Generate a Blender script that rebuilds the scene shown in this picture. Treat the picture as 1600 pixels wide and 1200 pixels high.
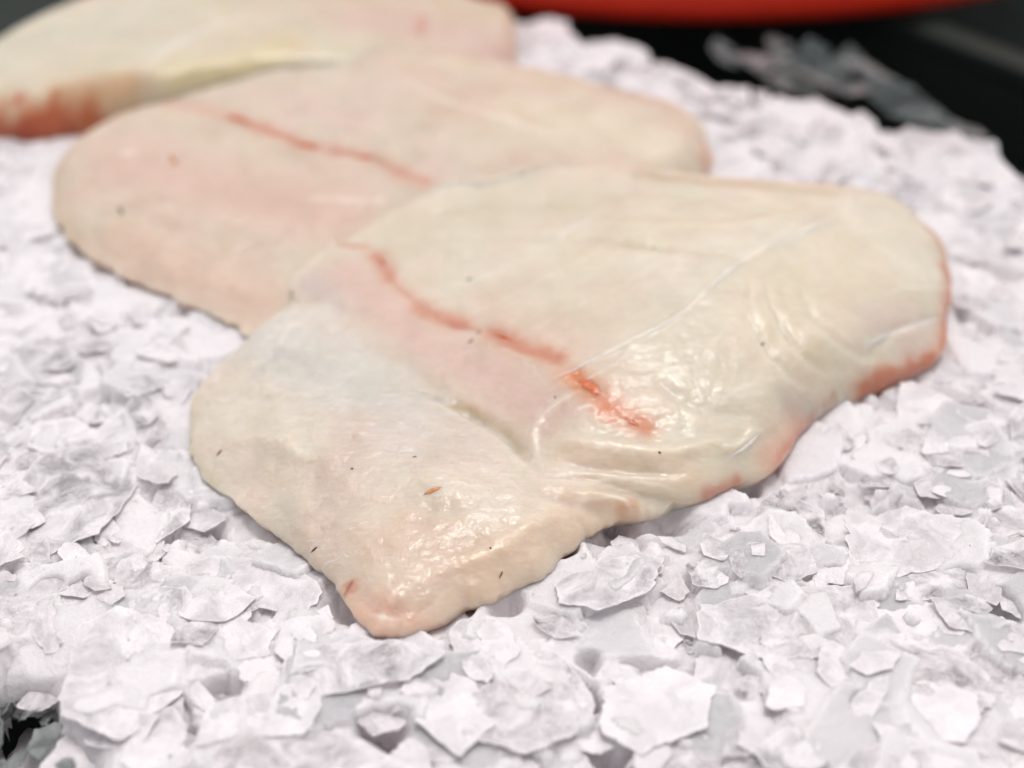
import bpy, math, random
import numpy as np
from mathutils import Vector, Matrix

random.seed(7)
rng = np.random.default_rng(11)
scene = bpy.context.scene
for o in list(bpy.data.objects):
    bpy.data.objects.remove(o, do_unlink=True)
COL = scene.collection
MM = 0.001

# ------------------------------------------------------------------ camera
CAM_H = 0.30
PITCH = math.radians(38.0)
LENS = 50.0
cam = bpy.data.objects.new('camera', bpy.data.cameras.new('camera'))
COL.objects.link(cam)
cam.location = (0, 0, CAM_H)
cam.rotation_euler = (math.pi / 2 - PITCH, 0, 0)
cam.data.lens = LENS
cam.data.sensor_width = 36.0
cam.data.clip_start = 0.01
cam.data.clip_end = 60.0
cam.data.dof.use_dof = True
cam.data.dof.focus_distance = 0.418
cam.data.dof.aperture_fstop = 4.0
cam.data.dof.aperture_blades = 9
scene.camera = cam

# ------------------------------------------------------------------ daylight (overcast)
SUN_EL, SUN_AZ = math.radians(78), math.radians(22)      # azimuth from +Y towards +X
world = bpy.data.worlds.new('World')
scene.world = world
world.use_nodes = True
nt = world.node_tree
nt.nodes.clear()
w_out = nt.nodes.new('ShaderNodeOutputWorld')
w_bg = nt.nodes.new('ShaderNodeBackground')
w_sky = nt.nodes.new('ShaderNodeTexSky')
w_sky.sky_type = 'NISHITA'
w_sky.sun_disc = False
w_sky.sun_elevation = SUN_EL
w_sky.sun_rotation = SUN_AZ
w_sky.air_density = 1.0
w_sky.dust_density = 4.0
w_sky.ozone_density = 1.0
w_hs = nt.nodes.new('ShaderNodeHueSaturation')           # a clouded sky is greyer than a clear one
w_hs.inputs['Saturation'].default_value = 0.10
w_bg.inputs['Strength'].default_value = 0.145
nt.links.new(w_sky.outputs[0], w_hs.inputs['Color'])
nt.links.new(w_hs.outputs[0], w_bg.inputs['Color'])
nt.links.new(w_bg.outputs[0], w_out.inputs['Surface'])

sun = bpy.data.objects.new('sun', bpy.data.lights.new('sun', 'SUN'))
COL.objects.link(sun)
sun.data.energy = 0.85
sun.data.angle = math.radians(14)
sun.data.color = (1.0, 0.955, 0.90)
sd = Vector((math.sin(SUN_AZ) * math.cos(SUN_EL), math.cos(SUN_AZ) * math.cos(SUN_EL), math.sin(SUN_EL)))
sun.rotation_euler = sd.to_track_quat('Z', 'Y').to_euler()
sun.location = (0.5, 0.8, 1.5)

scene.view_settings.view_transform = 'Standard'
scene.view_settings.look = 'None'
scene.view_settings.gamma = 1.0
scene.view_settings.exposure = 0.20
scene.cycles.use_denoising = True
scene.cycles.max_bounces = 24
scene.cycles.diffuse_bounces = 18
scene.cycles.glossy_bounces = 3
scene.cycles.transmission_bounces = 8
scene.cycles.transparent_max_bounces = 20
scene.cycles.caustics_reflective = False
scene.cycles.caustics_refractive = False

# ------------------------------------------------------------------ helpers
FPX = 1600 * LENS / 36.0


def at(px, py, z=0.0):
    """the point at height z that stands at this place of the photograph (1600 x 1200)"""
    u, v = px - 800.0, 600.0 - py
    dx = u
    dy = FPX * math.cos(PITCH) + v * math.sin(PITCH)
    dz = -FPX * math.sin(PITCH) + v * math.cos(PITCH)
    t = (z - CAM_H) / dz
    return np.array([dx * t, dy * t])


def to_px(x, y, z):
    x, y, z = np.asarray(x), np.asarray(y), np.asarray(z) - CAM_H
    d = y * math.cos(PITCH) - z * math.sin(PITCH)
    v = y * math.sin(PITCH) + z * math.cos(PITCH)
    return 800 + FPX * x / d, 600 - FPX * v / d, d


def hash2(ix, iy, seed):
    h = (ix.astype(np.int64) * 374761393 + iy.astype(np.int64) * 668265263 + seed * 974634777) & 0x7fffffff
    h = ((h ^ (h >> 13)) * 1274126177) & 0x7fffffff
    return ((h ^ (h >> 16)) & 0xffff) / 65535.0


def vnoise(x, y, seed=0):
    ix, iy = np.floor(x), np.floor(y)
    fx, fy = x - ix, y - iy
    fx = fx * fx * fx * (fx * (fx * 6 - 15) + 10)
    fy = fy * fy * fy * (fy * (fy * 6 - 15) + 10)
    a, b = hash2(ix, iy, seed), hash2(ix + 1, iy, seed)
    c, d = hash2(ix, iy + 1, seed), hash2(ix + 1, iy + 1, seed)
    return ((a + (b - a) * fx) * (1 - fy) + (c + (d - c) * fx) * fy) * 2 - 1


def fbm(x, y, scale, oct=4, seed=0, gain=0.5):
    """x, y in metres, scale = size in metres of the largest lump; about -1..1"""
    s, amp, tot = 0.0, 1.0, 0.0
    ca, sa = math.cos(0.6), math.sin(0.6)
    x, y = x / scale, y / scale
    for k in range(oct):
        s = s + amp * vnoise(x + 17.3 * k, y - 9.1 * k, seed + k)
        tot += amp
        amp *= gain
        x, y = (ca * x - sa * y) * 2.03, (sa * x + ca * y) * 2.03
    return s / tot


def seg_dist(P, pts, closed=False, chunk=20000):
    """distance of points P to a polyline, with the index of the nearest segment and the place along it"""
    A = np.asarray(pts, float)
    if len(A) == 1:
        d = np.hypot(*(P - A[0]).T)
        return d, np.zeros(len(P), int), np.zeros(len(P))
    B = np.roll(A, -1, 0) if closed else A[1:]
    if not closed:
        A = A[:-1]
    D = B - A
    L = np.maximum((D * D).sum(1), 1e-16)
    dist, idx, par = np.empty(len(P)), np.empty(len(P), int), np.empty(len(P))
    for i in range(0, len(P), chunk):
        Q = P[i:i + chunk]
        wx = Q[:, 0:1] - A[None, :, 0]
        wy = Q[:, 1:2] - A[None, :, 1]
        t = np.clip((wx * D[:, 0] + wy * D[:, 1]) / L, 0, 1)
        d2 = (wx - t * D[:, 0]) ** 2 + (wy - t * D[:, 1]) ** 2
        k = d2.argmin(1)
        r = np.arange(len(Q))
        dist[i:i + chunk] = np.sqrt(d2[r, k])
        idx[i:i + chunk] = k
        par[i:i + chunk] = t[r, k]
    return dist, idx, par


def inside(P, poly):
    x, y = P[:, 0], P[:, 1]
    r = np.zeros(len(P), bool)
    j = len(poly) - 1
    for i in range(len(poly)):
        xi, yi = poly[i]
        xj, yj = poly[j]
        c = ((yi > y) != (yj > y)) & (x < (xj - xi) * (y - yi) / (yj - yi + 1e-18) + xi)
        r ^= c
        j = i
    return r


def smooth_closed(pts, n):
    """closed Catmull-Rom curve through rows of pts, resampled evenly along its length"""
    P = np.asarray(pts, float)
    m = len(P)
    out = []
    for i in range(m):
        p0, p1, p2, p3 = P[i - 1], P[i], P[(i + 1) % m], P[(i + 2) % m]
        for t in np.linspace(0, 1, 24, endpoint=False):
            out.append(0.5 * (2 * p1 + (p2 - p0) * t + (2 * p0 - 5 * p1 + 4 * p2 - p3) * t * t + (3 * p1 - p0 - 3 * p2 + p3) * t ** 3))
    out = np.array(out)
    seg = np.hypot(*(np.roll(out, -1, 0) - out)[:, :2].T)
    s = np.concatenate([[0], np.cumsum(seg)])
    q = np.linspace(0, s[-1], n, endpoint=False)
    ext = np.vstack([out, out[:1]])
    return np.stack([np.interp(q, s, ext[:, k]) for k in range(P.shape[1])], 1)


def smooth_open(pts, n):
    P = np.asarray(pts, float)
    if len(P) < 3:
        return np.stack([np.linspace(P[0, k], P[-1, k], n) for k in range(P.shape[1])], 1)
    E = np.vstack([2 * P[0] - P[1], P, 2 * P[-1] - P[-2]])
    out = []
    for i in range(1, len(E) - 2):
        p0, p1, p2, p3 = E[i - 1:i + 3]
        for t in np.linspace(0, 1, 16, endpoint=False):
            out.append(0.5 * (2 * p1 + (p2 - p0) * t + (2 * p0 - 5 * p1 + 4 * p2 - p3) * t * t + (3 * p1 - p0 - 3 * p2 + p3) * t ** 3))
    out = np.array(out + [E[-2]])
    s = np.concatenate([[0], np.cumsum(np.hypot(*np.diff(out[:, :2], axis=0).T))])
    q = np.linspace(0, s[-1], n)
    return np.stack([np.interp(q, s, out[:, k]) for k in range(P.shape[1])], 1)


class TPS:
    """smooth surface through given heights"""
    def __init__(self, xy, z, lam=1e-3):
        self.c = np.asarray(xy, float)
        n = len(self.c)
        K = self._k(self.c) + lam * 1e-3 * np.eye(n)
        Pm = np.hstack([np.ones((n, 1)), self.c])
        A = np.block([[K, Pm], [Pm.T, np.zeros((3, 3))]])
        self.w = np.linalg.solve(A, np.concatenate([z, [0, 0, 0]]))

    def _k(self, P):
        d2 = ((P[:, None, :] - self.c[None]) ** 2).sum(2) * 100
        return 0.5 * d2 * np.log(d2 + 1e-12)

    def __call__(self, P):
        P = np.asarray(P, float)
        return self._k(P) @ self.w[:-3] + self.w[-3] + P @ self.w[-2:]


def link(name, me, parent=None):
    o = bpy.data.objects.new(name, me)
    COL.objects.link(o)
    if parent is not None:
        o.parent = parent
        o.matrix_parent_inverse = parent.matrix_world.inverted()
    return o


def mesh_of(name, V, F, mat=None, smooth=True):
    me = bpy.data.meshes.new(name)
    me.from_pydata([tuple(v) for v in V], [], F)
    me.update()
    if mat:
        me.materials.append(mat)
    if smooth:
        me.polygons.foreach_set('use_smooth', [True] * len(me.polygons))
    return me


def mesh_np(name, V, T, mat=None, smooth=True):
    """triangles given as arrays"""
    me = bpy.data.meshes.new(name)
    V = np.asarray(V, np.float32)
    T = np.asarray(T, np.int32)
    me.vertices.add(len(V))
    me.vertices.foreach_set('co', V.ravel())
    k = T.shape[1]
    me.loops.add(T.size)
    me.loops.foreach_set('vertex_index', T.ravel())
    me.polygons.add(len(T))
    me.polygons.foreach_set('loop_start', np.arange(0, T.size, k, dtype=np.int32))
    me.polygons.foreach_set('loop_total', np.full(len(T), k, np.int32))
    if smooth:
        me.polygons.foreach_set('use_smooth', np.ones(len(T), bool))
    me.update()
    me.validate()
    if mat:
        me.materials.append(mat)
    return me


def tag(o, label=None, cat=None, group=None, kind=None):
    if label: o['label'] = label
    if cat: o['category'] = cat
    if group: o['group'] = group
    if kind: o['kind'] = kind
    return o


# ------------------------------------------------------------------ materials
class M:
    def __init__(self, name):
        self.m = bpy.data.materials.new(name)
        self.m.use_nodes = True
        self.t = self.m.node_tree
        self.t.nodes.clear()
        self.out = self.n('ShaderNodeOutputMaterial')

    def n(self, kind, **kw):
        nd = self.t.nodes.new(kind)
        for k, v in kw.items():
            setattr(nd, k, v)
        return nd

    def l(self, a, b):
        self.t.links.new(a, b)

    def noise(self, vec, scale, detail=4, rough=0.55, dist=0.0):
        nd = self.n('ShaderNodeTexNoise')
        nd.inputs['Scale'].default_value = scale
        nd.inputs['Detail'].default_value = detail
        nd.inputs['Roughness'].default_value = rough
        nd.inputs['Distortion'].default_value = dist
        if vec is not None:
            self.l(vec, nd.inputs['Vector'])
        return nd

    def ramp(self, fac, stops):
        nd = self.n('ShaderNodeValToRGB')
        el = nd.color_ramp.elements
        while len(el) < len(stops):
            el.new(0.5)
        for e, (p, c) in zip(el, stops):
            e.position = p
            e.color = c if len(c) == 4 else (*c, 1)
        self.l(fac, nd.inputs['Fac'])
        return nd

    def rng(self, val, a, b, c, d):
        nd = self.n('ShaderNodeMapRange')
        for k, v in zip(('From Min', 'From Max', 'To Min', 'To Max'), (a, b, c, d)):
            nd.inputs[k].default_value = v
        self.l(val, nd.inputs['Value'])
        return nd

    def math(self, op, a, b=None):
        nd = self.n('ShaderNodeMath', operation=op)
        for i, v in enumerate((a, b)):
            if v is None: continue
            if isinstance(v, (int, float)):
                nd.inputs[i].default_value = v
            else:
                self.l(v, nd.inputs[i])
        return nd.outputs[0]


def ice_material(name, clear_lo, clear_hi, col=(0.955, 0.895, 0.918), rough=0.10, ior=1.42):
    m = M(name)
    co = m.n('ShaderNodeTexCoord').outputs['Object']
    isl = m.n('ShaderNodeNewGeometry').outputs['Random Per Island']
    ob = m.n('ShaderNodeObjectInfo').outputs['Random']
    r = m.math('FRACT', m.math('ADD', isl, ob))
    off = m.n('ShaderNodeVectorMath', operation='ADD')
    cmb = m.n('ShaderNodeCombineXYZ')
    m.l(r, cmb.inputs[0]); m.l(ob, cmb.inputs[2])
    m.l(co, off.inputs[0]); m.l(cmb.outputs[0], off.inputs[1])
    v = off.outputs[0]
    n1 = m.noise(v, 90, 5, 0.6, 0.6)
    n2 = m.noise(v, 420, 4, 0.6)
    n3 = m.noise(v, 1500, 2, 0.5)
    rim = m.n('ShaderNodeAttribute', attribute_name='rim').outputs['Fac']
    per = m.rng(r, 0, 1, clear_lo, clear_hi).outputs[0]
    cl = m.math('MULTIPLY', per, m.rng(n1.outputs['Fac'], 0.38, 0.62, 0.15, 1.30).outputs[0])
    cl = m.math('MULTIPLY', cl, m.math('SUBTRACT', 1.0, m.math('MULTIPLY', rim, 0.9)))
    cl = m.math('MINIMUM', cl, 0.92)
    tint = m.ramp(n1.outputs['Fac'], [(0.3, tuple(c * 0.955 for c in col)), (0.7, col)])
    bump = m.n('ShaderNodeBump')
    bump.inputs['Strength'].default_value = 0.55
    bump.inputs['Distance'].default_value = 0.0011
    hsum = m.math('ADD', n2.outputs['Fac'], m.math('MULTIPLY', n1.outputs['Fac'], 2.0))
    hsum = m.math('ADD', hsum, m.math('MULTIPLY', n3.outputs['Fac'], 0.25))
    m.l(hsum, bump.inputs['Height'])
    dif = m.n('ShaderNodeBsdfDiffuse')
    trl = m.n('ShaderNodeBsdfTranslucent')
    for s in (dif, trl):
        m.l(tint.outputs[0], s.inputs['Color'])
        m.l(bump.outputs[0], s.inputs['Normal'])
    body = m.n('ShaderNodeMixShader')
    body.inputs[0].default_value = 0.14
    m.l(dif.outputs[0], body.inputs[1]); m.l(trl.outputs[0], body.inputs[2])
    trn = m.n('ShaderNodeBsdfTransparent')
    trn.inputs['Color'].default_value = (0.985, 0.972, 0.98, 1)
    mix = m.n('ShaderNodeMixShader')
    m.l(cl, mix.inputs[0]); m.l(body.outputs[0], mix.inputs[1]); m.l(trn.outputs[0], mix.inputs[2])
    gl = m.n('ShaderNodeBsdfGlossy')
    gl.inputs['Roughness'].default_value = rough
    m.l(bump.outputs[0], gl.inputs['Normal'])
    fr = m.n('ShaderNodeFresnel')
    fr.inputs['IOR'].default_value = ior
    m.l(bump.outputs[0], fr.inputs['Normal'])
    top = m.n('ShaderNodeMixShader')
    m.l(fr.outputs[0], top.inputs[0]); m.l(mix.outputs[0], top.inputs[1]); m.l(gl.outputs[0], top.inputs[2])
    m.l(top.outputs[0], m.out.inputs['Surface'])
    return m.m


def slush_material():
    """wet fused flakes: 'clear' marks the glassy sheets, 'rim' their frosted broken edges"""
    m = M('packed_ice')
    co = m.n('ShaderNodeTexCoord').outputs['Object']
    clear = m.n('ShaderNodeAttribute', attribute_name='clear').outputs['Fac']
    rim = m.n('ShaderNodeAttribute', attribute_name='rim').outputs['Fac']
    n1 = m.noise(co, 85, 6, 0.62, 0.5)
    n2 = m.noise(co, 520, 5, 0.62, 0.4)
    n3 = m.noise(co, 1700, 3, 0.6)
    c = m.math('ADD', m.math('MULTIPLY', clear, 0.75), m.math('MULTIPLY', n1.outputs['Fac'], 0.55))
    c = m.math('SUBTRACT', c, m.math('MULTIPLY', rim, 0.55))
    col = m.ramp(c, [(0.20, (0.78, 0.735, 0.752)), (0.52, (0.71, 0.672, 0.688)), (0.95, (0.51, 0.49, 0.505))])
    b = m.n('ShaderNodeBump')
    b.inputs['Strength'].default_value = 0.6
    b.inputs['Distance'].default_value = 0.0012
    h = m.math('ADD', n2.outputs['Fac'], m.math('MULTIPLY', n1.outputs['Fac'], 1.6))
    h = m.math('ADD', h, m.math('MULTIPLY', n3.outputs['Fac'], 0.3))
    m.l(h, b.inputs['Height'])
    p = m.n('ShaderNodeBsdfPrincipled')
    m.l(col.outputs[0], p.inputs['Base Color'])
    m.l(m.rng(n1.outputs['Fac'], 0.3, 0.7, 0.16, 0.42).outputs[0], p.inputs['Roughness'])
    p.inputs['IOR'].default_value = 1.31
    p.inputs['Subsurface Weight'].default_value = 0.7
    p.inputs['Subsurface Radius'].default_value = (1.0, 1.0, 1.05)
    p.inputs['Subsurface Scale'].default_value = 0.005
    m.l(b.outputs[0], p.inputs['Normal'])
    m.l(p.outputs[0], m.out.inputs['Surface'])
    return m.m


def flesh_material(name='fish_flesh', rough=0.36):
    """wet raw white fish: the pigment is stored per vertex in 'flesh', the crinkling of the belly lining in 'grain'"""
    m = M(name)
    co = m.n('ShaderNodeTexCoord').outputs['Object']
    att = m.n('ShaderNodeAttribute', attribute_name='flesh')
    grain = m.n('ShaderNodeAttribute', attribute_name='grain').outputs['Fac']
    mp = m.n('ShaderNodeMapping')                      # muscle fibres run along the fillet
    mp.inputs['Rotation'].default_value = (0, 0, math.radians(28))
    mp.inputs['Scale'].default_value = (0.22, 1.0, 1.0)
    m.l(co, mp.inputs['Vector'])
    fib = m.noise(mp.outputs[0], 900, 4, 0.6, 0.3)
    n1 = m.noise(co, 55, 3, 0.5, 0.4)
    n2 = m.noise(co, 210, 3, 0.5, 0.8)
    n3 = m.noise(co, 1300, 3, 0.6)
    var = m.n('ShaderNodeMix', data_type='RGBA', blend_type='MULTIPLY')
    var.inputs['Factor'].default_value = 1.0
    tone = m.ramp(n1.outputs['Fac'], [(0.32, (0.94, 0.93, 0.91)), (0.68, (1.03, 1.03, 1.04))])
    m.l(att.outputs['Color'], var.inputs['A']); m.l(tone.outputs[0], var.inputs['B'])
    fine = m.n('ShaderNodeMix', data_type='RGBA', blend_type='MULTIPLY')
    fine.inputs['Factor'].default_value = 1.0
    ft = m.ramp(fib.outputs['Fac'], [(0.3, (0.95, 0.94, 0.93)), (0.7, (1.03, 1.03, 1.03))])
    m.l(var.outputs['Result'], fine.inputs['A']); m.l(ft.outputs[0], fine.inputs['B'])
    h = m.math('ADD', m.math('MULTIPLY', fib.outputs['Fac'], 0.025), m.math('MULTIPLY', n1.outputs['Fac'], 1.3))
    h = m.math('ADD', h, m.math('MULTIPLY', grain, m.math('ADD', m.math('MULTIPLY', n2.outputs['Fac'], 0.62), m.math('MULTIPLY', n3.outputs['Fac'], 0.02))))
    b = m.n('ShaderNodeBump')
    b.inputs['Strength'].default_value = 0.8
    b.inputs['Distance'].default_value = 0.0016
    m.l(h, b.inputs['Height'])
    mp2 = m.n('ShaderNodeMapping')                     # pale threads of connective tissue
    mp2.inputs['Rotation'].default_value = (0, 0, math.radians(-38))
    mp2.inputs['Scale'].default_value = (0.30, 1.0, 1.0)
    m.l(co, mp2.inputs['Vector'])
    thr = m.noise(mp2.outputs[0], 420, 5, 0.68, 1.4)
    tm = m.rng(thr.outputs['Fac'], 0.575, 0.69, 0.0, 1.0).outputs[0]
    tm = m.math('MULTIPLY', tm, m.math('MULTIPLY', m.rng(n1.outputs['Fac'], 0.42, 0.60, 0.15, 1.0).outputs[0], m.math('ADD', 0.06, m.math('MULTIPLY', grain, 0.55))))
    pale = m.n('ShaderNodeMix', data_type='RGBA')
    m.l(tm, pale.inputs['Factor'])
    m.l(fine.outputs['Result'], pale.inputs['A'])
    pale.inputs['B'].default_value = (0.86, 0.80, 0.74, 1)
    p = m.n('ShaderNodeBsdfPrincipled')
    m.l(pale.outputs['Result'], p.inputs['Base Color'])
    m.l(m.rng(n2.outputs['Fac'], 0.3, 0.7, rough - 0.04, rough + 0.12).outputs[0], p.inputs['Roughness'])
    p.inputs['IOR'].default_value = 1.34
    p.inputs['Subsurface Weight'].default_value = 0.92
    p.inputs['Subsurface Radius'].default_value = (1.0, 0.7, 0.5)
    p.inputs['Subsurface Scale'].default_value = 0.009
    p.inputs['Coat Weight'].default_value = 0.40
    p.inputs['Coat Roughness'].default_value = 0.13
    p.inputs['Coat IOR'].default_value = 1.42
    m.l(b.outputs[0], p.inputs['Normal'])
    cb = m.n('ShaderNodeBump')                         # the film of slime follows the flesh but is rippled itself
    cb.inputs['Strength'].default_value = 0.7
    cb.inputs['Distance'].default_value = 0.0016
    n4 = m.noise(mp2.outputs[0], 130, 3, 0.5, 1.0)
    m.l(m.math('ADD', h, m.math('MULTIPLY', n4.outputs['Fac'], 0.9)), cb.inputs['Height'])
    m.l(cb.outputs[0], p.inputs['Coat Normal'])
    m.l(p.outputs[0], m.out.inputs['Surface'])
    return m.m


def plain(name, col, rough=0.5, spec=0.5, bump=0.0, scale=200, var=0.15, sss=0.0):
    m = M(name)
    co = m.n('ShaderNodeTexCoord').outputs['Object']
    n = m.noise(co, scale, 5, 0.6)
    r = m.ramp(n.outputs['Fac'], [(0.3, tuple(c * (1 - var) for c in col)), (0.7, tuple(min(1, c * (1 + var)) for c in col))])
    p = m.n('ShaderNodeBsdfPrincipled')
    m.l(r.outputs[0], p.inputs['Base Color'])
    p.inputs['Roughness'].default_value = rough
    p.inputs['Specular IOR Level'].default_value = spec
    if sss:
        p.inputs['Subsurface Weight'].default_value = sss
        p.inputs['Subsurface Radius'].default_value = (1.0, 0.4, 0.25)
        p.inputs['Subsurface Scale'].default_value = 0.0015
    if bump:
        b = m.n('ShaderNodeBump')
        b.inputs['Strength'].default_value = 0.5
        b.inputs['Distance'].default_value = bump
        m.l(n.outputs['Fac'], b.inputs['Height'])
        m.l(b.outputs[0], p.inputs['Normal'])
    m.l(p.outputs[0], m.out.inputs['Surface'])
    return m.m


MAT_ICE = ice_material('flake_ice', 0.14, 0.74)
MAT_SHADED_CLEAR = ice_material('shaded_clear_ice', 0.70, 0.95, (0.13, 0.15, 0.15), 0.5, 1.12)  # ice colour darkened to stand in for the shade beyond the heap
MAT_GAP = ice_material('gap_ice', 0.30, 0.75, (0.34, 0.36, 0.355), 0.25, 1.3)
MAT_SLUSH = slush_material()
MAT_FLESH = flesh_material()
MAT_BLOOD = plain('clotted_blood', (0.56, 0.13, 0.03), 0.25, 0.6, 0.0004, 700, 0.3, 0.8)
MAT_THREAD = plain('white_sinew', (0.80, 0.72, 0.66), 0.3, 0.5, 0.0003, 600, 0.06, 0.8)
MAT_FLECK = plain('dark_fleck', (0.10, 0.055, 0.03), 0.5, 0.4, 0, 900)
MAT_OFLECK = plain('orange_fleck', (0.55, 0.24, 0.09), 0.4, 0.4, 0.0003, 900, 0.3, 0.6)
MAT_BLACK = plain('black_plastic', (0.016, 0.023, 0.019), 0.55, 0.25, 0.0004, 300)
MAT_RED = plain('red_plastic', (0.78, 0.035, 0.014), 0.4, 0.3, 0.0003, 60, 0.08)
MAT_TABLE = plain('dark_green_tabletop', (0.034, 0.054, 0.042), 0.7, 0.2, 0.001, 40, 0.35)

# ------------------------------------------------------------------ the setting: table, crate, heap of ice
Z_TABLE = -0.13
tbl = link('table_surface', mesh_of('table_surface', [(-6, -4, Z_TABLE), (6, -4, Z_TABLE), (6, 12, Z_TABLE), (-6, 12, Z_TABLE)], [(0, 1, 2, 3)], MAT_TABLE))
tag(tbl, kind='structure')

# where the white ice ends and falls away into the crate (photograph places, at ice level)
EDGE_PX = [(-700, 380), (-420, 250), (-160, 150), (0, 95), (300, 45), (560, 28), (800, 40), (930, 62), (1050, 92), (1170, 142), (1260, 165), (1360, 182), (1450, 204), (1535, 240), (1600, 295), (1700, 360), (1850, 420)]
EDGE = np.array([at(x, y, 0.0) for x, y in EDGE_PX])


def heap_drop(P):
    """how far a place lies beyond the edge of the white ice (metres, negative on it)"""
    d, i, t = seg_dist(P, EDGE)
    a, b = EDGE[i], EDGE[np.minimum(i + 1, len(EDGE) - 1)]
    s = (b - a)[:, 0] * (P - a)[:, 1] - (b - a)[:, 1] * (P - a)[:, 0]
    return np.where(s > 0, d, -d)


HOLES = [(-8, 1118, 13, 32), (45, 1205, 15, 30), (915, 1078, 3.2, 16), (922, 1030, 3.0, 10), (820, 1192, 3.5, 16), (312, 826, 5, 9), (70, 915, 3.5, 12),
         (1562, 945, 5, 12), (345, 1075, 5.5, 12), (600, 1135, 6, 12), (590, 1125, 4, 12), (1350, 1110, 3, 9), (960, 815, 9, 11), (1040, 812, 6, 10),
         (880, 862, 4, 12), (790, 945, 4, 11), (540, 940, 6, 7), (1170, 760, 3, 7), (1130, 1050, 6, 6), (950, 1180, 6, 9), (1500, 905, 4, 7), (270, 1100, 5, 12),
         (1230, 1070, 5, 6), (455, 930, 4, 7), (120, 925, 4, 10), (285, 1140, 4, 12)]
HOLE_XY = [(at(x, y, 0.0), r * MM, d * MM) for x, y, r, d in HOLES]


def heap(P, fine=True):
    x, y = P[:, 0], P[:, 1]
    z = 3.5 * MM * fbm(x, y, 0.11, 3, 3)
    z += 3.0 * MM * fbm(x, y, 0.035, 3, 9)
    if fine:
        r = 1 - np.abs(fbm(x, y, 0.016, 4, 21))
        z += 2.6 * MM * (r - 0.75)
        z += 0.7 * MM * fbm(x, y, 0.004, 3, 31)
    for c, r, d in HOLE_XY:
        q = ((P - c) ** 2).sum(1) / (r * r)
        z -= d * np.exp(-q)
    k = heap_drop(P) + 0.010 * fbm(x, y, 0.03, 3, 41)
    z -= np.clip(k + 0.006, 0, 0.12) * 1.15
    return z


# the surface of the heap: overlapping sheets of flake ice frozen and wetted together
NX, NY = 720, 640
xs = np.linspace(-0.42, 0.42, NX)
ys = 0.15 * (0.82 / 0.15) ** np.linspace(0, 1, NY)
gx, gy = np.meshgrid(xs, ys)
GP = np.stack([gx.ravel(), gy.ravel()], 1)
gz = (heap(GP) - 3.2 * MM).reshape(NY, NX)
g_clear = np.full((NY, NX), 0.25)
g_rim = np.zeros((NY, NX))
rp = np.random.default_rng(77)
w_x = 1.6 * MM * fbm(gx.ravel(), gy.ravel(), 0.012, 4, 201, 0.62).reshape(NY, NX)
w_y = 1.6 * MM * fbm(gx.ravel(), gy.ravel(), 0.012, 4, 211, 0.62).reshape(NY, NX)
NPL = 6500
pc = np.column_stack([rp.uniform(-0.42, 0.42, NPL), rp.uniform(0.16, 0.80, NPL)])
pz0 = heap(pc, False)
order = np.argsort(rp.random(NPL))
for k in order:
    s = (3.2 + 21 * rp.random() ** 2.4) * MM
    cx, cy = pc[k]
    i0, i1 = np.searchsorted(xs, (cx - 1.3 * s, cx + 1.3 * s))
    j0, j1 = np.searchsorted(ys, (cy - 1.3 * s, cy + 1.3 * s))
    if i1 - i0 < 3 or j1 - j0 < 3: continue
    sl = (slice(j0, j1), slice(i0, i1))
    X = gx[sl] + w_x[sl] - cx
    Y = gy[sl] + w_y[sl] - cy
    # a broken sheet: the part of the plane inside four to seven random straight breaks
    e = np.full(X.shape, 1.0)
    nb = rp.integers(4, 8)
    a0 = rp.uniform(0, 6.28)
    asp = rp.uniform(0.5, 1.0)
    for q in range(nb):
        a_ = a0 + 2 * np.pi * (q + rp.uniform(-0.3, 0.3)) / nb
        rr = s * rp.uniform(0.6, 1.0) * (1 - (1 - asp) * abs(math.sin(a_ - a0)))
        e = np.minimum(e, (rr - (X * math.cos(a_) + Y * math.sin(a_))))
    tx, ty = rp.normal(0, 0.10, 2)
    cv = rp.normal(0, 2.0)
    pz = pz0[k] + rp.uniform(-1.9, 1.3) * MM * (1.0 if cy < 0.36 else 0.6) + tx * X + ty * Y + cv * (X * math.cos(a0) + Y * math.sin(a0)) ** 2
    up = np.clip(e / (0.9 * MM), 0, 1)
    up = up * up * (3 - 2 * up)
    z = np.where(e > 0, pz - (1 - up) * 1.6 * MM, -1)
    hi = z > gz[sl]
    gz[sl] = np.where(hi, z, gz[sl])
    g_clear[sl] = np.where(hi, rp.random() ** 1.6, g_clear[sl])
    g_rim[sl] = np.where(hi, np.exp(-(e / (1.1 * MM)) ** 2), g_rim[sl])
for c, r, d in HOLE_XY:
    if d > 6 * MM:
        q = ((gx + 2 * w_x - c[0]) ** 2 + (gy + 2 * w_y - c[1]) ** 2) / (r * r)
        gz -= 0.8 * d * np.exp(-q * q)
crumb = np.clip(fbm(gx.ravel(), gy.ravel(), 0.045, 3, 231) * 2.2 + 0.35, 0, 1) * np.clip(1.5 - gy.ravel() * 1.8, 0.4, 1)
gz += (MM * (0.22 + 0.8 * crumb) * fbm(gx.ravel(), gy.ravel(), 0.005, 4, 221, 0.6)).reshape(NY, NX)
gz = gz.ravel()
gq = np.maximum(gz, Z_TABLE + 0.012)
i0 = (np.arange(NY - 1)[:, None] * NX + np.arange(NX - 1)[None]).ravel()
quads = np.stack([i0, i0 + 1, i0 + NX + 1, i0 + NX], 1)
fz = gz[quads].mean(1)
fd = heap_drop(GP)[quads].mean(1)
keep = (fz > -15 * MM) & (fd < 0.03)
me = mesh_np('packed_ice', np.column_stack([GP, gq]), quads[keep], MAT_SLUSH)
for nm, arr in (('clear', g_clear), ('rim', g_rim)):
    me.attributes.new(nm, 'FLOAT', 'POINT').data.foreach_set('value', arr.ravel().astype(np.float32))
GZ = gz.reshape(NY, NX)


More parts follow.
